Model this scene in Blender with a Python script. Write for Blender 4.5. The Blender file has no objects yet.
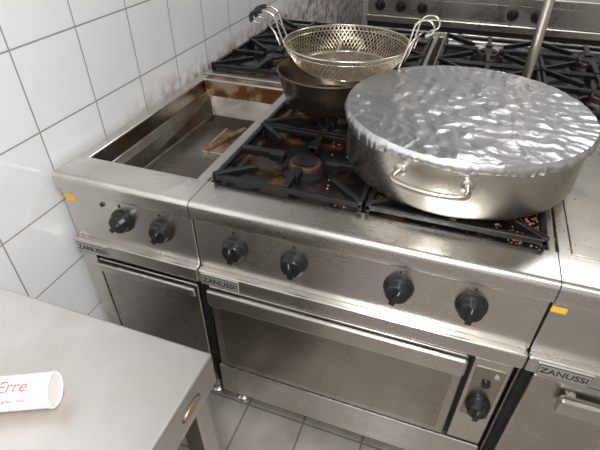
import bpy, bmesh, math, random
from mathutils import Vector, Matrix, noise
random.seed(4)
C = bpy.context.scene.collection
try:
    bpy.context.scene.view_settings.view_transform = 'Standard'
except Exception: pass

# ------------------------------------------------ materials
def nm(name):
    m = bpy.data.materials.new(name); m.use_nodes = True
    nt = m.node_tree; return m, nt, nt.nodes['Principled BSDF']
def simple(name, col, metal=0, rough=.5, var=0, vscale=20, spec=.5, bump=0):
    m, nt, b = nm(name)
    b.inputs['Metallic'].default_value = metal; b.inputs['Roughness'].default_value = rough
    b.inputs['Specular IOR Level'].default_value = spec
    b.inputs['Base Color'].default_value = (*col, 1)
    if var or bump:
        tc = nt.nodes.new('ShaderNodeTexCoord'); n = nt.nodes.new('ShaderNodeTexNoise')
        n.inputs['Scale'].default_value = vscale; n.inputs['Detail'].default_value = 6
        nt.links.new(tc.outputs['Object'], n.inputs['Vector'])
        if var:
            r = nt.nodes.new('ShaderNodeValToRGB')
            r.color_ramp.elements[0].position = .3; r.color_ramp.elements[1].position = .7
            r.color_ramp.elements[0].color = (*[c*(1-var) for c in col], 1)
            r.color_ramp.elements[1].color = (*[min(1, c*(1+var)) for c in col], 1)
            nt.links.new(n.outputs['Fac'], r.inputs['Fac']); nt.links.new(r.outputs['Color'], b.inputs['Base Color'])
        if bump:
            bp = nt.nodes.new('ShaderNodeBump'); bp.inputs['Strength'].default_value = bump; bp.inputs['Distance'].default_value = .004
            nt.links.new(n.outputs['Fac'], bp.inputs['Height']); nt.links.new(bp.outputs['Normal'], b.inputs['Normal'])
    return m
def steel(name, col=(.55,.53,.5), rough=.27, scale=(1.5,90,90), stain=.25, staincol=(.3,.25,.19), bstr=.05):
    m, nt, b = nm(name); b.inputs['Metallic'].default_value = 1
    tc = nt.nodes.new('ShaderNodeTexCoord'); mp = nt.nodes.new('ShaderNodeMapping'); mp.inputs['Scale'].default_value = scale
    nt.links.new(tc.outputs['Object'], mp.inputs['Vector'])
    n = nt.nodes.new('ShaderNodeTexNoise'); n.inputs['Scale'].default_value = 4; n.inputs['Detail'].default_value = 3
    nt.links.new(mp.outputs['Vector'], n.inputs['Vector'])
    n2 = nt.nodes.new('ShaderNodeTexNoise'); n2.inputs['Scale'].default_value = 5; n2.inputs['Detail'].default_value = 7
    n2.inputs['Roughness'].default_value = .55; n2.inputs['Distortion'].default_value = .6
    nt.links.new(tc.outputs['Object'], n2.inputs['Vector'])
    r = nt.nodes.new('ShaderNodeValToRGB'); r.color_ramp.elements[0].position = .42; r.color_ramp.elements[1].position = .75
    r.color_ramp.elements[0].color = (0,0,0,1); r.color_ramp.elements[1].color = (stain,)*3+(1,)
    nt.links.new(n2.outputs['Fac'], r.inputs['Fac'])
    mx = nt.nodes.new('ShaderNodeMix'); mx.data_type = 'RGBA'
    mx.inputs['A'].default_value = (*col,1); mx.inputs['B'].default_value = (*staincol,1)
    nt.links.new(r.outputs['Color'], mx.inputs['Factor']); nt.links.new(mx.outputs['Result'], b.inputs['Base Color'])
    mr = nt.nodes.new('ShaderNodeMapRange'); mr.inputs['From Min'].default_value = .35; mr.inputs['From Max'].default_value = .68
    mr.inputs['To Min'].default_value = rough-.03; mr.inputs['To Max'].default_value = rough+.11
    ad = nt.nodes.new('ShaderNodeMath'); ad.operation = 'MULTIPLY_ADD'; ad.inputs[1].default_value = .15
    h = nt.nodes.new('ShaderNodeMath'); h.operation = 'MULTIPLY'; h.inputs[1].default_value = .85
    nt.links.new(n2.outputs['Fac'], h.inputs[0]); nt.links.new(n.outputs['Fac'], ad.inputs[0]); nt.links.new(h.outputs[0], ad.inputs[2])
    nt.links.new(ad.outputs[0], mr.inputs['Value'])
    nt.links.new(mr.outputs['Result'], b.inputs['Roughness'])
    bp = nt.nodes.new('ShaderNodeBump'); bp.inputs['Strength'].default_value = bstr; bp.inputs['Distance'].default_value = .001
    nt.links.new(n.outputs['Fac'], bp.inputs['Height']); nt.links.new(bp.outputs['Normal'], b.inputs['Normal'])
    return m
def tiles(name, axes, w, h, off, col, mortar, rough=.15, msize=.003, var=.03, dirt=0, grease=False):
    m, nt, b = nm(name)
    tc = nt.nodes.new('ShaderNodeTexCoord'); s = nt.nodes.new('ShaderNodeSeparateXYZ'); c = nt.nodes.new('ShaderNodeCombineXYZ')
    nt.links.new(tc.outputs['Object'], s.inputs[0])
    for k in range(2):
        a = nt.nodes.new('ShaderNodeMath'); a.operation = 'SUBTRACT'; a.inputs[1].default_value = off[k]-20*(w,h)[k]
        nt.links.new(s.outputs[axes[k]], a.inputs[0]); nt.links.new(a.outputs[0], c.inputs[k])
    br = nt.nodes.new('ShaderNodeTexBrick'); br.offset = 0; br.squash = 1
    br.inputs['Scale'].default_value = 1; br.inputs['Brick Width'].default_value = w; br.inputs['Row Height'].default_value = h
    br.inputs['Mortar Size'].default_value = msize; br.inputs['Mortar Smooth'].default_value = .3
    br.inputs['Color1'].default_value = (*col,1); br.inputs['Color2'].default_value = (*[x*(1-var) for x in col],1)
    br.inputs['Mortar'].default_value = (*mortar,1)
    nt.links.new(c.outputs[0], br.inputs['Vector'])
    out = br.outputs['Color']
    if dirt:
        n = nt.nodes.new('ShaderNodeTexNoise'); n.inputs['Scale'].default_value = 9; n.inputs['Detail'].default_value = 8
        nt.links.new(tc.outputs['Object'], n.inputs['Vector'])
        r = nt.nodes.new('ShaderNodeValToRGB'); r.color_ramp.elements[0].position=.3; r.color_ramp.elements[1].position=.75
        r.color_ramp.elements[0].color=(1-dirt,1-dirt,1-dirt*1.1,1); r.color_ramp.elements[1].color=(1,1,1,1)
        nt.links.new(n.outputs['Fac'], r.inputs['Fac'])
        mx = nt.nodes.new('ShaderNodeMix'); mx.data_type='RGBA'; mx.blend_type='MULTIPLY'; mx.inputs['Factor'].default_value=1
        nt.links.new(out, mx.inputs['A']); nt.links.new(r.outputs['Color'], mx.inputs['B']); out = mx.outputs['Result']
    if grease:   # splashes just above the worktop height, towards the back
        n = nt.nodes.new('ShaderNodeTexNoise'); n.inputs['Scale'].default_value = 22; n.inputs['Detail'].default_value = 8
        nt.links.new(tc.outputs['Object'], n.inputs['Vector'])
        hz = nt.nodes.new('ShaderNodeMapRange'); hz.inputs['From Min'].default_value=.84; hz.inputs['From Max'].default_value=.91
        hz.inputs['To Min'].default_value=1; hz.inputs['To Max'].default_value=0
        nt.links.new(s.outputs[2], hz.inputs['Value'])
        hy = nt.nodes.new('ShaderNodeMapRange'); hy.inputs['From Min'].default_value=.2; hy.inputs['From Max'].default_value=.75
        nt.links.new(s.outputs[1], hy.inputs['Value'])
        mu = nt.nodes.new('ShaderNodeMath'); mu.operation='MULTIPLY'; nt.links.new(hz.outputs[0], mu.inputs[0]); nt.links.new(hy.outputs[0], mu.inputs[1])
        r = nt.nodes.new('ShaderNodeValToRGB'); r.color_ramp.elements[0].position=.42; r.color_ramp.elements[1].position=.62
        r.color_ramp.elements[0].color=(0,0,0,1); r.color_ramp.elements[1].color=(.8,.8,.8,1)
        nt.links.new(n.outputs['Fac'], r.inputs['Fac'])
        mu2 = nt.nodes.new('ShaderNodeMath'); mu2.operation='MULTIPLY'; nt.links.new(mu.outputs[0], mu2.inputs[0]); nt.links.new(r.outputs['Color'], mu2.inputs[1])
        mx = nt.nodes.new('ShaderNodeMix'); mx.data_type='RGBA'; mx.inputs['B'].default_value=(.28,.13,.05,1)
        nt.links.new(mu2.outputs[0], mx.inputs['Factor']); nt.links.new(out, mx.inputs['A']); out = mx.outputs['Result']
    nt.links.new(out, b.inputs['Base Color'])
    b.inputs['Roughness'].default_value = rough
    bp = nt.nodes.new('ShaderNodeBump'); bp.invert = True; bp.inputs['Strength'].default_value = .6; bp.inputs['Distance'].default_value = .003
    nt.links.new(br.outputs['Fac'], bp.inputs['Height']); nt.links.new(bp.outputs['Normal'], b.inputs['Normal'])
    return m
def grime(name, base, basemetal, stain, lo, hi, scale, rough=.35):
    m, nt, b = nm(name)
    tc = nt.nodes.new('ShaderNodeTexCoord'); n = nt.nodes.new('ShaderNodeTexNoise'); n.inputs['Scale'].default_value = scale; n.inputs['Detail'].default_value = 9
    n.inputs['Roughness'].default_value = .6
    nt.links.new(tc.outputs['Object'], n.inputs['Vector'])
    r = nt.nodes.new('ShaderNodeValToRGB'); r.color_ramp.elements[0].position=lo; r.color_ramp.elements[1].position=hi
    r.color_ramp.elements[0].color=(*base,1); r.color_ramp.elements[1].color=(*stain,1)
    nt.links.new(n.outputs['Fac'], r.inputs['Fac']); nt.links.new(r.outputs['Color'], b.inputs['Base Color'])
    b.inputs['Metallic'].default_value = basemetal; b.inputs['Roughness'].default_value = rough
    bp = nt.nodes.new('ShaderNodeBump'); bp.inputs['Strength'].default_value=.3; bp.inputs['Distance'].default_value=.003
    nt.links.new(n.outputs['Fac'], bp.inputs['Height']); nt.links.new(bp.outputs['Normal'], b.inputs['Normal'])
    return m

M_st = steel('brushed_steel', (.66,.64,.61), .25, (1.2,60,60), .4, (.44,.39,.33), .006)
M_stv = steel('steel_door', (.54,.515,.48), .24, (1.2,60,60), .4, (.35,.31,.26), .006)
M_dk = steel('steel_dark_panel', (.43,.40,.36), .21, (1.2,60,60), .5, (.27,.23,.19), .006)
M_top = steel('steel_table', (.72,.705,.69), .30, (3,40,40), .6, (.50,.47,.42), .01)
M_basin = steel('steel_basin', (.30,.28,.25), .24, (6,6,6), .95, (.10,.065,.035), .15)
M_pot = steel('pot_steel', (.64,.61,.56), .25, (8,8,50), .4, (.45,.39,.30), .01)
M_rust = grime('greasy_rust_steel', (.42,.33,.22), .4, (.13,.048,.012), .34, .54, 15)
M_black = grime('black_enamel', (.011,.010,.009), 0, (.17,.062,.017), .55, .76, 13, .2)
M_iron = simple('cast_iron', (.012,.0115,.0115), .3, .32, .4, 60, bump=.3)
M_knob = simple('black_plastic', (.012,.012,.013), 0, .32)
M_brass = simple('burner_brass', (.11,.068,.052), .6, .45, .6, 70)
M_wire = simple('chrome_wire', (.74,.71,.65), 1, .2)
M_mesh = simple('basket_wire', (.60,.50,.36), 1, .28, .3, 40)
M_wok = grime('blackened_steel', (.09,.075,.062), .85, (.32,.25,.17), .45, .8, 9, .25)
M_yel = simple('yellow_sticker', (.85,.52,.03), 0, .5)
M_plate = simple('nameplate_metal', (.50,.49,.46), .7, .4)
M_ltr = simple('dark_lettering', (.03,.03,.03), 0, .5)
M_white = simple('white_paint_mark', (.35,.35,.34), 0, .5)
M_gold = simple('badge_bronze', (.45,.36,.2), .8, .35)
M_cup = simple('white_paper', (.78,.73,.71), 0, .5)
M_red = simple('red_ink', (.62,.12,.14), 0, .5)
M_crumb = simple('toasted_crumb', (.52,.27,.10), 0, .7, .5, 90)
M_gap = simple('dark_gap', (.01,.01,.01), 0, .7)
M_ceil = simple('ceiling_paint', (.75,.74,.7), 0, .8, .04, 3)
M_wall = tiles('wall_tile', (1,2), .21, .2, (.03,.145), (.86,.87,.88), (.36,.34,.32), .1, .0022, .03, 0, True)
M_wallx = tiles('wall_tile_x', (0,2), .21, .2, (.0,.145), (.84,.84,.84), (.35,.34,.33), .12, .0022, .03)
M_floor = tiles('floor_tile', (0,1), .2, .2, (.08,.03), (.46,.42,.395), (.22,.19,.175), .3, .0035, .12, .35)

m, nt, b = nm('aluminium_foil'); M_foil = m
b.inputs['Metallic'].default_value = 1; b.inputs['Roughness'].default_value = .30; b.inputs['Base Color'].default_value = (.70,.70,.71,1)
tc = nt.nodes.new('ShaderNodeTexCoord')
n = nt.nodes.new('ShaderNodeTexNoise'); n.inputs['Scale'].default_value = 60; n.inputs['Detail'].default_value = 3; n.inputs['Distortion'].default_value = .8
nt.links.new(tc.outputs['Object'], n.inputs['Vector'])
bp = nt.nodes.new('ShaderNodeBump'); bp.inputs['Strength'].default_value=.12; bp.inputs['Distance'].default_value=.003
nt.links.new(n.outputs['Fac'], bp.inputs['Height']); nt.links.new(bp.outputs['Normal'], b.inputs['Normal'])

# ------------------------------------------------ helpers
def empty(name, loc):
    e = bpy.data.objects.new(name, None); e.location = loc; e.empty_display_size = .05; C.objects.link(e); return e
def fin(o, mat, parent, bevel=0, smooth=False):
    if mat is not None: o.data.materials.append(mat)
    C.objects.link(o)
    if parent:
        o.parent = parent; o.matrix_parent_inverse = Matrix.Translation(parent.location).inverted()
    if bevel:
        md = o.modifiers.new('b','BEVEL'); md.width = bevel; md.segments = 3 if bevel<.01 else 6; md.limit_method='ANGLE'
    if smooth:
        for p in o.data.polygons: p.use_smooth = True
    return o
def add_box(bm, x0,x1,y0,y1,z0,z1, rot=None):
    r = bmesh.ops.create_cube(bm, size=1)
    for vv in r['verts']:
        vv.co = Vector(((x0+x1)/2+vv.co.x*(x1-x0), (y0+y1)/2+vv.co.y*(y1-y0), (z0+z1)/2+vv.co.z*(z1-z0)))
        if rot: vv.co = rot @ vv.co
def boxes(name, lst, mat, parent=None, bevel=0):
    bm = bmesh.new()
    for q in lst: add_box(bm, *q)
    me = bpy.data.meshes.new(name); bm.to_mesh(me); bm.free()
    return fin(bpy.data.objects.new(name, me), mat, parent, bevel)
def extrude_x(name, prof, x0, x1, mat, parent):
    """closed (y,z) profile swept along X"""
    bm = bmesh.new(); A=[bm.verts.new((x0,y,z)) for y,z in prof]; B=[bm.verts.new((x1,y,z)) for y,z in prof]; n=len(prof)
    bm.faces.new(A); bm.faces.new(list(reversed(B)))
    for i in range(n): bm.faces.new((A[i],B[i],B[(i+1)%n],A[(i+1)%n]))
    bmesh.ops.recalc_face_normals(bm, faces=bm.faces)
    me = bpy.data.meshes.new(name); bm.to_mesh(me); bm.free()
    o = fin(bpy.data.objects.new(name, me), mat, parent, 0, True)
    md=o.modifiers.new('e','EDGE_SPLIT'); md.split_angle=math.radians(35); return o
def lip(parent, x0, x1, yb):
    R=.016; z1=.85; z0=.80
    P=[(yb,z0),(yb,z1)]
    for k in range(9):
        a=math.pi/2*k/8; P.append((R-R*math.sin(a), z1-R+R*math.cos(a)))
    P+=[(0,z0+.006),(.002,z0+.002),(.006,z0)]
    extrude_x('worktop_front_lip', P, x0, x1, M_st, parent)
def lathe(name, prof, c, mat, parent=None, axis='Z', seg=48, smooth=True):
    bm = bmesh.new(); rings=[]
    for r,z in prof:
        if r < 1e-5: rings.append([bm.verts.new((0,0,z))])
        else: rings.append([bm.verts.new((r*math.cos(2*math.pi*i/seg), r*math.sin(2*math.pi*i/seg), z)) for i in range(seg)])
    for A,B in zip(rings, rings[1:]):
        if len(A)==1 and len(B)==1: continue
        for i in range(seg):
            j=(i+1)%seg
            if len(A)==1: bm.faces.new((A[0],B[j],B[i]))
            elif len(B)==1: bm.faces.new((A[i],A[j],B[0]))
            else: bm.faces.new((A[i],A[j],B[j],B[i]))
    bmesh.ops.recalc_face_normals(bm, faces=bm.faces)
    if isinstance(axis, Vector): R = axis.to_track_quat('Z','Y').to_matrix().to_4x4()
    else: R = Matrix.Identity(4)
    bm.transform(Matrix.Translation(c) @ R)
    me = bpy.data.meshes.new(name); bm.to_mesh(me); bm.free()
    o = fin(bpy.data.objects.new(name, me), mat, parent, 0, smooth)
    if smooth:
        md = o.modifiers.new('e','EDGE_SPLIT'); md.split_angle = math.radians(35)
    return o
def tube(name, pts, r, mat, parent=None, cyclic=False, smooth=True):
    cu = bpy.data.curves.new(name,'CURVE'); cu.dimensions='3D'; cu.bevel_depth=r; cu.bevel_resolution=3; cu.use_fill_caps=True
    lists = pts if isinstance(pts[0][0], (tuple,list,Vector)) else [pts]
    for L in lists:
        if smooth:
            s = cu.splines.new('NURBS'); s.points.add(len(L)-1); s.order_u=3; s.use_endpoint_u = not cyclic
        else:
            s = cu.splines.new('POLY'); s.points.add(len(L)-1)
        for p,q in zip(s.points, L): p.co = (*q,1)
        s.use_cyclic_u = cyclic
    return fin(bpy.data.objects.new(name, cu), mat, parent)
def text(name, s, size, M, mat, parent, ext=.0006, bend=None, off=.012):
    cu = bpy.data.curves.new(name,'FONT'); cu.body=s; cu.size=size; cu.extrude=ext; cu.align_x='CENTER'; cu.align_y='CENTER'
    cu.offset = size*off
    if bend: cu.shear = .25
    o = bpy.data.objects.new(name, cu); C.objects.link(o)
    bpy.context.view_layer.update()
    me = bpy.data.meshes.new_from_object(o.evaluated_get(bpy.context.evaluated_depsgraph_get()))
    bpy.data.objects.remove(o)
    if bend:
        for vv in me.vertices:
            a = vv.co.y/bend; rr = bend+vv.co.z
            vv.co = Vector((vv.co.x, rr*math.sin(a), rr*math.cos(a)))
    me.transform(M)
    return fin(bpy.data.objects.new(name, me), mat, parent)

# ------------------------------------------------ room
boxes('floor', [(-.6,3.6,-2.6,3.7,-.1,0)], M_floor)
boxes('ceiling', [(-.6,3.6,-2.6,3.7,2.75,2.85)], M_ceil)
boxes('wall_left', [(-.53,-.42,-2.6,3.7,0,2.75)], M_wall)
boxes('wall_right', [(3.5,3.6,-2.6,3.7,0,2.75)], M_wallx)
boxes('wall_back', [(-.53,3.6,3.6,3.7,0,2.75)], M_wallx)
boxes('wall_front', [(-.53,3.6,-2.6,-2.5,0,2.75)], M_wallx)

# ------------------------------------------------ parts
def knob(name, x, z, y, parent, s=1.0, ang=0, sgn=-1):
    ax = Vector((0,sgn,0))
    lathe(name+'_skirt', [(0,0),(.031*s,0),(.032*s,.003),(.030*s,.010),(.026*s,.013),(.0245*s,.025),(.022*s,.028),(0,.028)], Vector((x,y,z)), M_knob, parent, ax, 40)
    R = Matrix.Translation((x,y,z)) @ Matrix.Rotation(ang,4,'Y')
    bm = bmesh.new(); y0,y1 = sorted((sgn*.010, sgn*.035)); add_box(bm, -.0065*s,.0065*s, y0,y1, -.0255*s,.0255*s, R)
    me = bpy.data.meshes.new(name+'_grip'); bm.to_mesh(me); bm.free(); fin(bpy.data.objects.new(name+'_grip', me), M_knob, parent, .002)
    bm = bmesh.new(); y0,y1 = sorted((sgn*.0345, sgn*.0356)); add_box(bm, -.001*s,.001*s, y0,y1, .008*s,.021*s, R)
    me = bpy.data.meshes.new(name+'_mark'); bm.to_mesh(me); bm.free(); fin(bpy.data.objects.new(name+'_mark', me), M_white, parent)
def grate(name, cx, cy, w, d, z0, z1, parent, diag=True):
    bm = bmesh.new(); t=.013; zb=z1-.014
    X0,X1,Y0,Y1 = cx-w/2,cx+w/2,cy-d/2,cy+d/2
    add_box(bm,X0,X1,Y0,Y0+t,zb-.006,z1-.006); add_box(bm,X0,X1,Y1-t,Y1,zb-.006,z1-.006)
    add_box(bm,X0,X0+t,Y0,Y1,zb-.006,z1-.006); add_box(bm,X1-t,X1,Y0,Y1,zb-.006,z1-.006)
    for x in (X0,X1-t):
        for y in (Y0,Y1-t): add_box(bm,x,x+t,y,y+t,z0,z1)
    g=.042 if diag else .056
    for k in range(4):
        L = (w/2 if k%2==0 else d/2)
        R = Matrix.Translation((cx,cy,0)) @ Matrix.Rotation(k*math.pi/2,4,'Z')
        add_box(bm, g, L-.005, -.009,.009, z1-.02, z1, R)
        add_box(bm, g, g+.04, -.014,.014, z1-.024, z1-.002, R)
        Dg = math.hypot(w/2,d/2); A = math.atan2(d/2,w/2)
        A = [A, math.pi-A, math.pi+A, -A][k]
        R = Matrix.Translation((cx,cy,0)) @ Matrix.Rotation(A,4,'Z')
        add_box(bm, .085 if diag else .125, Dg-.01, -.007,.007, z1-.018, z1, R)
    me = bpy.data.meshes.new(name); bm.to_mesh(me); bm.free()
    return fin(bpy.data.objects.new(name, me), M_iron, parent, .003)
def burner(name, x, y, z, parent):
    lathe(name+'_base', [(0,0),(.066,0),(.064,.007),(.050,.012),(.046,.014),(0,.014)], Vector((x,y,z)), M_iron, parent)
    lathe(name+'_crown', [(0,.014),(.043,.014),(.043,.026),(.037,.030),(0,.030)], Vector((x,y,z)), M_brass, parent)
    lathe(name+'_cap', [(0,.030),(.033,.030),(.034,.035),(.027,.038),(.012,.036),(0,.036)], Vector((x,y,z)), M_iron, parent)
ZT=.85
def hob(parent, x0,x1,y0,y1, wy0, wy1, diag=True):
    wx0,wx1 = x0+.010, x1-.020
    L=[(x0+.001,x1-.001,wy1,y1,ZT-.05,ZT),(x0+.001,wx0,wy0-.01,wy1+.01,ZT-.05,ZT-.0005),(wx1,x1-.001,wy0-.01,wy1+.01,ZT-.05,ZT-.0005)]
    if y0==0: lip(parent, x0+.001, x1-.001, wy0)
    else: L.append((x0+.001,x1-.001,y0,wy0,ZT-.05,ZT))
    boxes('worktop_frame', L, M_st, parent, .005)
    boxes('burner_well', [(wx0-.004,wx1+.005,wy0-.005,wy1+.005,ZT-.035,ZT-.018)], M_black, parent)
    w=(wx1-wx0)/2-.006; d=(wy1-wy0)/2-.006; k=1
    for i in range(2):
        for j in range(2):
            cx = wx0+(wx1-wx0)*(.25+.5*i); cy = wy0+(wy1-wy0)*(.25+.5*j)
            grate('pan_support_%d'%k, cx, cy, w, d, ZT-.018, ZT+.026, parent, diag)
            burner('burner_%d'%k, cx, cy, ZT-.018, parent); k+=1

# ---- front gas range
rg = empty('gas_range', (.4,.38,0))
hob(rg, 0,.8,0,.77,.10,.73,False)
boxes('cabinet_body', [(.004,.796,.03,.765,.10,.80)], M_stv, rg, .002)
boxes('control_panel', [(.002,.798,.010,.04,.645,.80)], M_st, rg, .003)
boxes('trim_band', [(.001,.799,-.010,.04,.600,.646)], M_st, rg, .005)
for i,x in enumerate((.11,.262,.507,.661)):
    knob('knob_%d'%(i+1), x, .736, .010, rg, 1.06, (.1,-.05,.3,.0)[i])
    boxes('dial_mark_%d'%(i+1), [(x-.003,x+.003,.0085,.0105,.778,.786)], M_ltr, rg)
boxes('front_gap', [(.012,.79,.018,.032,.20,.60)], M_gap, rg)
boxes('oven_door', [(.022,.69,-.004,.02,.25,.590)], M_stv, rg, .005)
boxes('oven_door_handle_bar', [(.022,.69,-.022,-.002,.530,.588)], M_st, rg, .008)
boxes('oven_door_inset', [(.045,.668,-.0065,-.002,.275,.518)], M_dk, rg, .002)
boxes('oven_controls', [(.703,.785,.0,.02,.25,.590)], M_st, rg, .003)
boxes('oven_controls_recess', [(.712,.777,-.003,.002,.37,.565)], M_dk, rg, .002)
knob('oven_knob', .744, .425, -.003, rg, .95, 0)
lathe('igniter_button', [(0,0),(.010,0),(.010,.006),(0,.007)], Vector((.744,-.003,.51)), M_knob, rg, Vector((0,-1,0)))
lathe('pilot_lamp', [(0,0),(.006,0),(.006,.004),(0,.005)], Vector((.76,-.003,.545)), M_white, rg, Vector((0,-1,0)))
boxes('kick_panel', [(.01,.79,.0,.02,.10,.235)], M_st, rg, .004)
for k,(x,y) in enumerate(((.05,.06),(.75,.06),(.05,.7),(.75,.7))):
    lathe('foot_%d'%k, [(0,0),(.026,0),(.026,.012),(.018,.016),(.018,.105),(0,.105)], Vector((x,y,0)), M_st, rg)
def plate(parent, x0, s=.108):
    boxes('nameplate', [(x0,x0+s,-.0135,-.008,.603,.642)], M_plate, parent, .002)
    boxes('nameplate_border', [(x0+.003,x0+s-.003,-.0142,-.013,.606,.639)], M_ltr, parent)
    boxes('nameplate_face', [(x0+.0045,x0+s-.0045,-.0148,-.0138,.6075,.6375)], M_plate, parent)
    text('nameplate_lettering', 'ZANUSSI', .0235, Matrix.Translation((x0+s/2,-.0150,.6225)) @ Matrix.Rotation(math.pi/2,4,'X'), M_ltr, parent)
plate(rg, .010)

# ---- bratt pan / fryer unit on left
fy = empty('tilting_fry_pan_unit', (-.2,.38,0))
lip(fy, -.399, -.001, .10)
boxes('worktop_frame', [(-.399,-.001,.73,.77,.80,ZT),(-.399,-.362,.09,.74,.80,ZT-.0005),(-.034,-.001,.09,.74,.80,ZT-.0005)], M_st, fy, .005)
def rings(name, R, mat, parent):
    bm=bmesh.new(); rr=[]
    for (a,b_,c,d,z) in R:
        zz = z if isinstance(z,tuple) else (z,)*4
        rr.append([bm.verts.new(p) for p in ((a,c,zz[0]),(b_,c,zz[1]),(b_,d,zz[2]),(a,d,zz[3]))])
    for A,B in zip(rr,rr[1:]):
        for i in range(4): bm.faces.new((A[i],A[(i+1)%4],B[(i+1)%4],B[i]))
    bm.faces.new(rr[-1])
    bmesh.ops.recalc_face_normals(bm, faces=bm.faces)
    me=bpy.data.meshes.new(name); bm.to_mesh(me); bm.free()
    return fin(bpy.data.objects.new(name,me), mat, parent, .004)
rings('basin', [(-.366,-.030,.096,.734,.8485),(-.362,-.034,.10,.73,.846),(-.357,-.038,.105,.727,.80),(-.335,-.060,.15,.715,.785),(-.31,-.075,.21,.68,(.745,.745,.735,.735))], M_basin, fy)
boxes('basin_back_splash', [(-.355,-.040,.7205,.7265,.785,.846)], M_rust, fy)
boxes('back_rim_residue', [(-.36,-.03,.738,.765,.8496,.8506)], M_rust, fy)
boxes('drain_slot', [(-.19,-.105,.40,.56,.738,.7475)], M_rust, fy, .002)
boxes('drain_slot_rim', [(-.197,-.188,.395,.565,.738,.752),(-.107,-.098,.395,.565,.738,.752),(-.197,-.098,.390,.398,.738,.752)], M_pot, fy, .001)
tube('drain_rod', [(-.185,.40,.757),(-.125,.57,.757)], .009, M_rust, fy, smooth=False)
boxes('cabinet_body', [(-.396,-.381,.03,.765,.10,.80),(-.019,-.004,.03,.765,.10,.80),(-.39,-.01,.03,.045,.10,.80),(-.39,-.01,.75,.765,.10,.80),(-.39,-.01,.03,.765,.10,.12)], M_stv, fy)
boxes('control_panel', [(-.398,-.002,.010,.04,.645,.80)], M_st, fy, .003)
boxes('trim_band', [(-.399,-.001,-.010,.04,.600,.646)], M_st, fy, .005)
for i,x in enumerate((-.216,-.096)):
    knob('knob_%d'%(i+1), x, .737, .010, fy, 1.03, (.8,.5)[i])
    boxes('dial_mark_%d'%(i+1), [(x-.003,x+.003,.0085,.0105,.778,.786)], M_ltr, fy)
lathe('pilot_lamp', [(0,0),(.006,0),(.006,.004),(0,.005)], Vector((-.27,.010,.775)), M_knob, fy, Vector((0,-1,0)))
plate(fy, -.388)
boxes('front_gap', [(-.39,-.01,.018,.032,.12,.60)], M_gap, fy)
boxes('cabinet_door', [(-.335,-.012,-.004,.02,.13,.580)], M_stv, fy, .005)
boxes('door_top_lip', [(-.335,-.012,-.022,-.002,.548,.578)], M_st, fy, .006)
boxes('side_post', [(-.394,-.342,.0,.02,.12,.598)], M_st, fy, .003)
boxes('yellow_label', [(-.386,-.357,.0085,.0105,.763,.783)], M_yel, fy)
for k,(x,y) in enumerate(((-.36,.06),(-.05,.06),(-.36,.7),(-.05,.7))):
    lathe('foot_%d'%k, [(0,0),(.026,0),(.026,.012),(.018,.016),(.018,.105),(0,.105)], Vector((x,y,0)), M_st, fy)

# ---- right worktop cabinet
rc = empty('worktop_cabinet', (1.2,.38,0))
lip(rc, .801, 1.6, .10)
boxes('worktop', [(.801,1.6,.098,.77,.80,ZT)], M_st, rc, .002)
boxes('worktop_inset', [(.825,1.57,.10,.74,.8495,.853)], M_pot, rc, .002)
boxes('cabinet_body', [(.804,1.596,.03,.765,.10,.80)], M_stv, rc)
boxes('control_panel', [(.802,1.598,.010,.04,.645,.80)], M_st, rc, .003)
boxes('trim_band', [(.801,1.599,-.010,.04,.600,.646)], M_st, rc, .005)
plate(rc, .820)
boxes('yellow_label', [(.803,.831,.0085,.0105,.772,.785)], M_yel, rc)
boxes('front_gap', [(.81,1.59,.018,.032,.12,.60)], M_gap, rc)
boxes('cabinet_door', [(.825,1.2,-.004,.02,.13,.590),(1.21,1.58,-.004,.02,.13,.590)], M_stv, rc, .005)
boxes('door_handle', [(.885,1.13,-.035,-.012,.515,.565)], M_st, rc, .008)
boxes('door_handle_mount', [(.90,.92,-.013,.0,.53,.555),(1.1,1.12,-.013,.0,.53,.555)], M_st, rc)
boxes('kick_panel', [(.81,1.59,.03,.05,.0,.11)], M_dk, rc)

# ---- back row hobs
for xa in (-.4,.42):
    bk = empty('gas_hob_counter', (xa+.4,1.2,0))
    hob(bk, xa+.002, xa+.80, .785, 1.66, .83, 1.57)
    boxes('cabinet_body', [(xa+.004,xa+.796,.80,1.63,.10,.80)], M_stv, bk)
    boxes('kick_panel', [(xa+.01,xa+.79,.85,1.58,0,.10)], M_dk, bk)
    for i in range(4): knob('knob_%d'%i, xa+.12+.17*i, .73, 1.63, bk, 1, 0, 1)

# ---- far row of ovens
fr = empty('oven_cabinet_row', (1.3,3.0,0))
boxes('worktop', [(-.17,3.0,2.6,3.4,.80,.85)], M_st, fr, .006)
boxes('cabinet_body', [(-.165,2.995,2.64,3.38,.0,.80)], M_stv, fr)
boxes('control_panel', [(-.165,2.995,2.615,2.65,.69,.80)], M_st, fr, .003)
boxes('trim_band', [(-.17,3.0,2.59,2.65,.645,.688)], M_st, fr, .006)
boxes('door_fronts', [(-.15+.63*i, .46+.63*i, 2.61,2.65,.15,.61) for i in range(5)], M_stv, fr, .006)
boxes('door_gap', [(-.16,2.99,2.625,2.642,.12,.645)], M_gap, fr)
boxes('door_handles', [(-.10+.63*i, .41+.63*i, 2.57,2.60,.56,.59) for i in range(5)], M_st, fr, .006)
for i in range(14):
    if i in (3,4,5,8,9): continue
    knob('knob_%d'%i, -.08+.14*i, .745, 2.615, fr, 1.1, 0)

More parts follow.
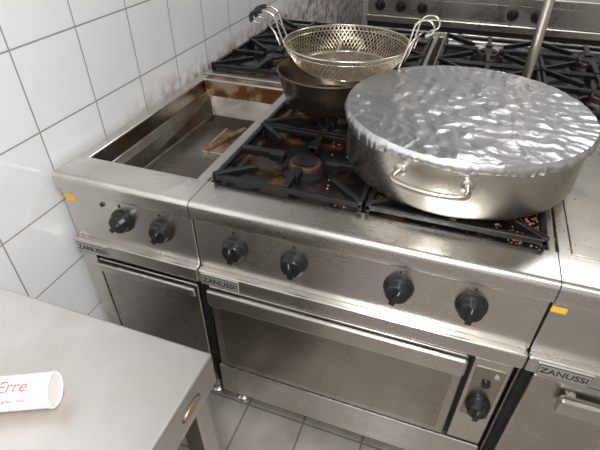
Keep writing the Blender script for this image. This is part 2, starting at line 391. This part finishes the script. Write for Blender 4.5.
# ---- standing water tap pipe
tp = empty('water_tap_column', (.728,.85,.82))
px,py=.728,.803
tube('riser_pipe', [(px,py,.845),(px,py,1.60),(px,py-.005,1.66),(px-.04,py-.05,1.70),(px-.14,py-.15,1.70),(px-.19,py-.2,1.68),(px-.19,py-.2,1.62)], .0145, M_pot, tp)
lathe('pipe_flange', [(0,0),(.026,0),(.026,.006),(.018,.010),(.018,.03),(0,.03)], Vector((px,py,.8495)), M_st, tp)

# ---- big round casserole
PC = Vector((.567,.377,.8765)); PR=.277; PH=.137
pt = empty('cooking_pot', PC)
lathe('pot_body', [(0,0),(PR-.014,0),(PR-.005,.004),(PR,.014),(PR,PH-.004),(PR+.004,PH),(PR,PH+.001),(PR-.004,PH-.002),(PR-.004,.014),(PR-.018,.006),(0,.006)], PC, M_pot, pt, seg=128)
def pot_handle(name, ang):
    pts=[]
    for da,ro,z in ((-.255,-.002,.087),(-.255,.022,.087),(-.25,.036,.086),(-.2,.043,.085),(-.1,.046,.084),(0,.047,.084),(.1,.046,.084),(.2,.043,.085),(.25,.036,.086),(.255,.022,.087),(.255,-.002,.087)):
        a=ang+da; r=PR+ro; pts.append((PC.x+r*math.cos(a), PC.y+r*math.sin(a), PC.z+z))
    tube(name, pts, .0065, M_pot, pt)
    for s in (-1,1):
        a=ang+s*.255; c=Vector((PC.x+(PR-.001)*math.cos(a),PC.y+(PR-.001)*math.sin(a),PC.z+.087))
        lathe(name+'_mount', [(0,0),(.014,0),(.014,.003),(.008,.006),(0,.006)], c, M_pot, pt, Vector((math.cos(a),math.sin(a),0)), 24)
A0=math.radians(-98)
pot_handle('handle_1', A0); pot_handle('handle_2', A0+math.pi)

# ---- foil : facets made of crossing straight folds, pulled fairly tight
bm=bmesh.new(); NS=420; NR=150; FR=PR+.006; rg_=[]
rf=random.Random(11); folds=[]
for k in range(20):
    a=rf.uniform(0,math.pi); f=rf.uniform(4,34)
    folds.append((math.cos(a),math.sin(a),f,rf.uniform(0,1),.017/f, rf.uniform(0,50)))
def tri(t): 
    t=t%1.0; return abs(2*t-1)
for i in range(NR+1):
    row=[]
    for j in range(NS):
        th=2*math.pi*j/NS; c,s=math.cos(th),math.sin(th)
        ext=.007+.012*noise.noise(Vector((c*2.2,s*2.2,5)))+.005*noise.noise(Vector((c*7,s*7,2)))
        t=i/NR
        if t<.92:
            r=FR*t/.92; x,y=r*c,r*s; q=r/FR
            h=0
            wx=x+.012*noise.noise(Vector((x*7,y*7,1))); wy=y+.012*noise.noise(Vector((x*7,y*7,11)))
            for (dx,dy,f,ph,am,o) in folds:
                gate=max(0,min(1,.30+2.6*noise.noise(Vector((x*5,y*5,o)))))
                h+=am*gate*(tri((wx*dx+wy*dy)*f+ph)-.5)*1.3
            h+=.0009*(1-2*abs(noise.noise(Vector((x*34,y*34,3)))))
            h+=.003*noise.noise(Vector((x*5,y*5,21)))
            pl=.0018*(1-2*abs(noise.noise(Vector((c*12,s*12,3+q*.6)))))*max(0,(q-.75)/.25)
            z=PH+.005+h*min(1,(1-q)*8+.25)+pl
        else:
            u=(t-.92)/.08
            r=FR+.003*math.sin(u*math.pi)+u*(.001+.005*(1-2*abs(noise.noise(Vector((c*12,s*12,7))))))
            x,y=r*c,r*s; z=PH+.005-u*(ext+.016)+.0018*(1-2*abs(noise.noise(Vector((c*12,s*12,3.6)))))*(1-u)
        if i==0: row=[bm.verts.new((PC.x,PC.y,PC.z+z))]; break
        row.append(bm.verts.new((PC.x+x,PC.y+y,PC.z+z)))
    rg_.append(row)
for A,B in zip(rg_,rg_[1:]):
    for j in range(NS):
        k=(j+1)%NS
        if len(A)==1: bm.faces.new((A[0],B[j],B[k]))
        else: bm.faces.new((A[j],B[j],B[k],A[k]))
me=bpy.data.meshes.new('aluminium_foil_cover'); bm.to_mesh(me); bm.free()
fo=fin(bpy.data.objects.new('aluminium_foil_cover',me), M_foil, None)
md=fo.modifiers.new('s','SOLIDIFY'); md.thickness=.0004

# ---- deep blackened pan
WC=Vector((.160,.617,.8765))
wk=empty('frying_pan', WC)
lathe('pan_bowl', [(0,0),(.115,0),(.127,.004),(.142,.025),(.154,.065),(.161,.100),(.167,.107),(.163,.111),(.157,.103),(.149,.066),(.137,.029),(.122,.009),(0,.006)], WC, M_wok, wk, seg=96)
hx,hy=.160,.617+.155
tube('pan_handle', [(hx-.03,hy,.965),(hx-.035,hy+.065,.985),(hx-.04,hy+.115,.995),(hx,hy+.135,.998),(hx+.04,hy+.115,.995),(hx+.035,hy+.065,.985),(hx+.03,hy,.965)], .006, M_wire, wk)

# ---- wire fry basket
BC=Vector((.200,.635,.992)); BR=.186; Bb=.135; BH=.070
bs=empty('fry_basket', BC)
bm=bmesh.new(); NS=84; NH=8; rows=[]
for i in range(NH+1):
    t=i/NH; r=Bb+(BR-Bb)*(t**.7)
    rows.append([bm.verts.new((BC.x+r*math.cos(2*math.pi*(j+.5*(i%2))/NS), BC.y+r*math.sin(2*math.pi*(j+.5*(i%2))/NS), BC.z+BH*t)) for j in range(NS)])
for i in range(NH):
    for j in range(NS):
        a=rows[i][j]
        if i%2==0: n1,n2=rows[i+1][j],rows[i+1][j-1]
        else: n1,n2=rows[i+1][(j+1)%NS],rows[i+1][j]
        bm.edges.new((a,n1)); bm.edges.new((a,n2))
g=.0135; N=int(Bb/g)+1
for d in (0,1):
    for k in range(-2*N,2*N+1):
        c=k*g*.75
        if abs(c)>=Bb: continue
        h=math.sqrt(Bb*Bb-c*c); prev=None; n=12
        for q in range(n+1):
            s=-h+2*h*q/n
            ux,uy=(c,s) if d==0 else (s,c)
            xr=(ux-uy)*.7071; yr=(ux+uy)*.7071
            vv=bm.verts.new((BC.x+xr,BC.y+yr,BC.z-.004*(1-(xr*xr+yr*yr)/(Bb*Bb))))
            if prev: bm.edges.new((prev,vv))
            prev=vv
segs=[(e.verts[0].co.copy(), e.verts[1].co.copy()) for e in bm.edges]; bm.free()
bm=bmesh.new(); wr=.0010
for p,q in segs:
    d=(q-p); L=d.length
    if L<1e-6: continue
    Q=d.to_track_quat('Z','Y'); A=[];B=[]
    for k in range(4):
        o=Q@Vector((wr*math.cos(k*math.pi/2),wr*math.sin(k*math.pi/2),0)); A.append(bm.verts.new(p+o)); B.append(bm.verts.new(q+o))
    for k in range(4): bm.faces.new((A[k],A[(k+1)%4],B[(k+1)%4],B[k]))
me=bpy.data.meshes.new('wire_mesh'); bm.to_mesh(me); bm.free(); fin(bpy.data.objects.new('wire_mesh',me), M_mesh, bs)
def ring(name,r,z,w):
    tube(name,[(BC.x+r*math.cos(k*math.pi/16),BC.y+r*math.sin(k*math.pi/16),z) for k in range(32)],w,M_wire,bs,True)
ring('rim_wire',BR+.001,BC.z+BH,.0030); ring('rim_wire_lower',BR-.006,BC.z+BH-.014,.0016); ring('base_wire',Bb+.002,BC.z+.001,.0022)
def bhandle(name, ang, tips, k=1.0, kz=1.0):
    u=Vector((math.cos(ang),math.sin(ang),0)); v=Vector((-u.y,u.x,0)); z=Vector((0,0,1)); rim=Vector((BC.x,BC.y,BC.z+BH))
    P=lambda r,s,h: rim+u*(BR+(r-BR)*k)+v*s+z*h*kz
    L=[]
    for s in (-.028,.028):
        L.append([P(BR-.012,s,-.045),P(BR+.002,s,0),P(BR+.012,s,.05),P(BR+.018,s,.085),P(BR+.035,s,.10),P(BR+.06,s,.098),P(BR+.072,s,.080),P(BR+.066,s,.062),P(BR+.05,s,.058)])
    L.append([P(BR+.004,-.05,-.006),P(BR+.012,-.048,.03),P(BR+.03,-.03,.055),P(BR+.034,0,.058),P(BR+.03,.03,.055),P(BR+.012,.048,.03),P(BR+.004,.05,-.006)])
    L.append([P(BR+.018,-.028,.085),P(BR+.018,.028,.085)]); L.append([P(BR+.05,-.028,.058),P(BR+.05,.028,.058)])
    tube(name, L, .0028, M_wire, bs)
    if tips:
        for q,s in enumerate((-.028,.028)):
            tube(name+'_grip_%d'%q, [tuple(P(BR+.045,s,.10)),tuple(P(BR+.062,s,.097)),tuple(P(BR+.073,s,.080)),tuple(P(BR+.068,s,.063))], .0065, M_knob, bs)
bhandle('handle_hook_1', math.radians(-8), False, 1.0, .92); bhandle('handle_hook_2', math.radians(190), True, 1.35, .82)

# ---- table
tb=empty('steel_work_table', (-.07,-.8,0))
boxes('table_top', [(-.405,.258,-1.25,-.355,.775,.85)], M_top, tb, .005)
boxes('table_legs', [(.205,.245,-.41,-.37,0,.78),(.205,.245,-1.22,-1.18,0,.78),(-.38,-.34,-.41,-.37,0,.78),(-.38,-.34,-1.22,-1.18,0,.78)], M_st, tb, .004)
boxes('under_shelf', [(-.38,.243,-1.22,-.372,.18,.21)], M_dk, tb, .004)
def oval(name, r, h, x0, mat):
    o_=lathe(name, [(0,0),(r,0),(r*.96,h),(0,h)], Vector((0,0,0)), mat, tb, Vector((1,0,0)))
    for v_ in o_.data.vertices: v_.co = Vector((x0+v_.co.x, -.432+v_.co.y, .812+v_.co.z*.42))
oval('maker_badge', .026, .002, .258, M_ltr); oval('maker_badge_face', .023, .0012, .2595, M_gold)

# ---- paper cup lying on the table
ax=Vector((-.9,-.43,0)).normalized(); c0=Vector((.089,-.502,.8760))
cp=empty('paper_cup', c0)
up=Vector((0,0,1)); 
lathe('cup_body', [(0,.002),(.0225,.002),(.0235,0),(.0256,.0005),(.0260,.003),(.0250,.006),(.0243,.10),(.0238,.16),(0,.16)], c0, M_cup, cp, ax, 48)
Xd=-ax; Zd=(up*.8+Vector((.43,-.9,0))*.5).normalized(); Zd=(Zd-Xd*Zd.dot(Xd)).normalized(); Yd=Zd.cross(Xd)
MT=Matrix(((Xd.x,Yd.x,Zd.x,0),(Xd.y,Yd.y,Zd.y,0),(Xd.z,Yd.z,Zd.z,0),(0,0,0,1)))
text('cup_lettering','Erre', .023, Matrix.Translation(c0+ax*.050)@MT@Matrix.Rotation(-.25,4,'X'), M_red, cp, .0003, .0250, .006)
text('cup_small_print','gusto caldo', .007, Matrix.Translation(c0+ax*.046)@MT@Matrix.Rotation(.50,4,'X'), M_red, cp, .0003, .0250, 0)

# ---- crumbs
bm=bmesh.new()
def crumb(x,y,z,s):
    r=bmesh.ops.create_icosphere(bm,subdivisions=1,radius=s)
    for vv in r['verts']: vv.co=Vector((x+vv.co.x*random.uniform(.7,1.5),y+vv.co.y*random.uniform(.7,1.4),z+s*.6+vv.co.z*.7))
for k in range(190): crumb(min(.772,random.gauss(.738,.03)),random.uniform(.105,.36),.832,random.uniform(.0015,.0036))
for k in range(130): crumb(random.uniform(.22,.76),random.uniform(.105,.45),.832,random.uniform(.001,.0028))
for k in range(40): crumb(random.uniform(.785,.87),random.uniform(.12,.6),.852,random.uniform(.001,.0024))
me=bpy.data.meshes.new('food_crumbs'); bm.to_mesh(me); bm.free(); fin(bpy.data.objects.new('food_crumbs',me), M_crumb, None)

# ------------------------------------------------ lights
def area(name, loc, sx, sy, e, col=(1,.99,.975), rot=(0,0,0)):
    l=bpy.data.lights.new(name,'AREA'); l.shape='RECTANGLE'; l.size=sx; l.size_y=sy; l.energy=e; l.color=col
    o=bpy.data.objects.new(name,l); o.location=loc; o.rotation_euler=rot; C.objects.link(o)
area('ceiling_light_front',(.9,-.9,2.66),1.3,.35,22)
area('ceiling_light_back',(1.2,1.9,2.66),1.3,.35,13)
for i,(x,y) in enumerate(((.9,-.9),(1.2,1.9))):
    boxes('ceiling_light_housing', [(x-.7,x+.7,y-.2,y+.2,2.68,2.75)], M_ceil)
l=bpy.data.lights.new('camera_flash','POINT'); l.energy=34; l.shadow_soft_size=.03; l.color=(1,.995,.99)
o=bpy.data.objects.new('camera_flash',l); o.location=(.50,-.76,1.53); C.objects.link(o)
w=bpy.data.worlds.new('World'); bpy.context.scene.world=w; w.use_nodes=True
w.node_tree.nodes['Background'].inputs[0].default_value=(.5,.5,.5,1); w.node_tree.nodes['Background'].inputs[1].default_value=.3

# ------------------------------------------------ camera
yaw=math.radians(19.7); pit=math.radians(37.6)
H=Vector((-math.sin(yaw),math.cos(yaw),0)); R_=Vector((math.cos(yaw),math.sin(yaw),0))
W=H*math.cos(pit)-Vector((0,0,math.sin(pit))); U=H*math.sin(pit)+Vector((0,0,math.cos(pit)))
cam=bpy.data.cameras.new('camera'); co=bpy.data.objects.new('camera',cam); C.objects.link(co)
cam.sensor_width=36; cam.lens=460/600*36; cam.clip_start=.02
co.matrix_world=Matrix(((R_.x,U.x,-W.x,.545),(R_.y,U.y,-W.y,-.74),(R_.z,U.z,-W.z,1.463),(0,0,0,1)))
bpy.context.scene.camera=co
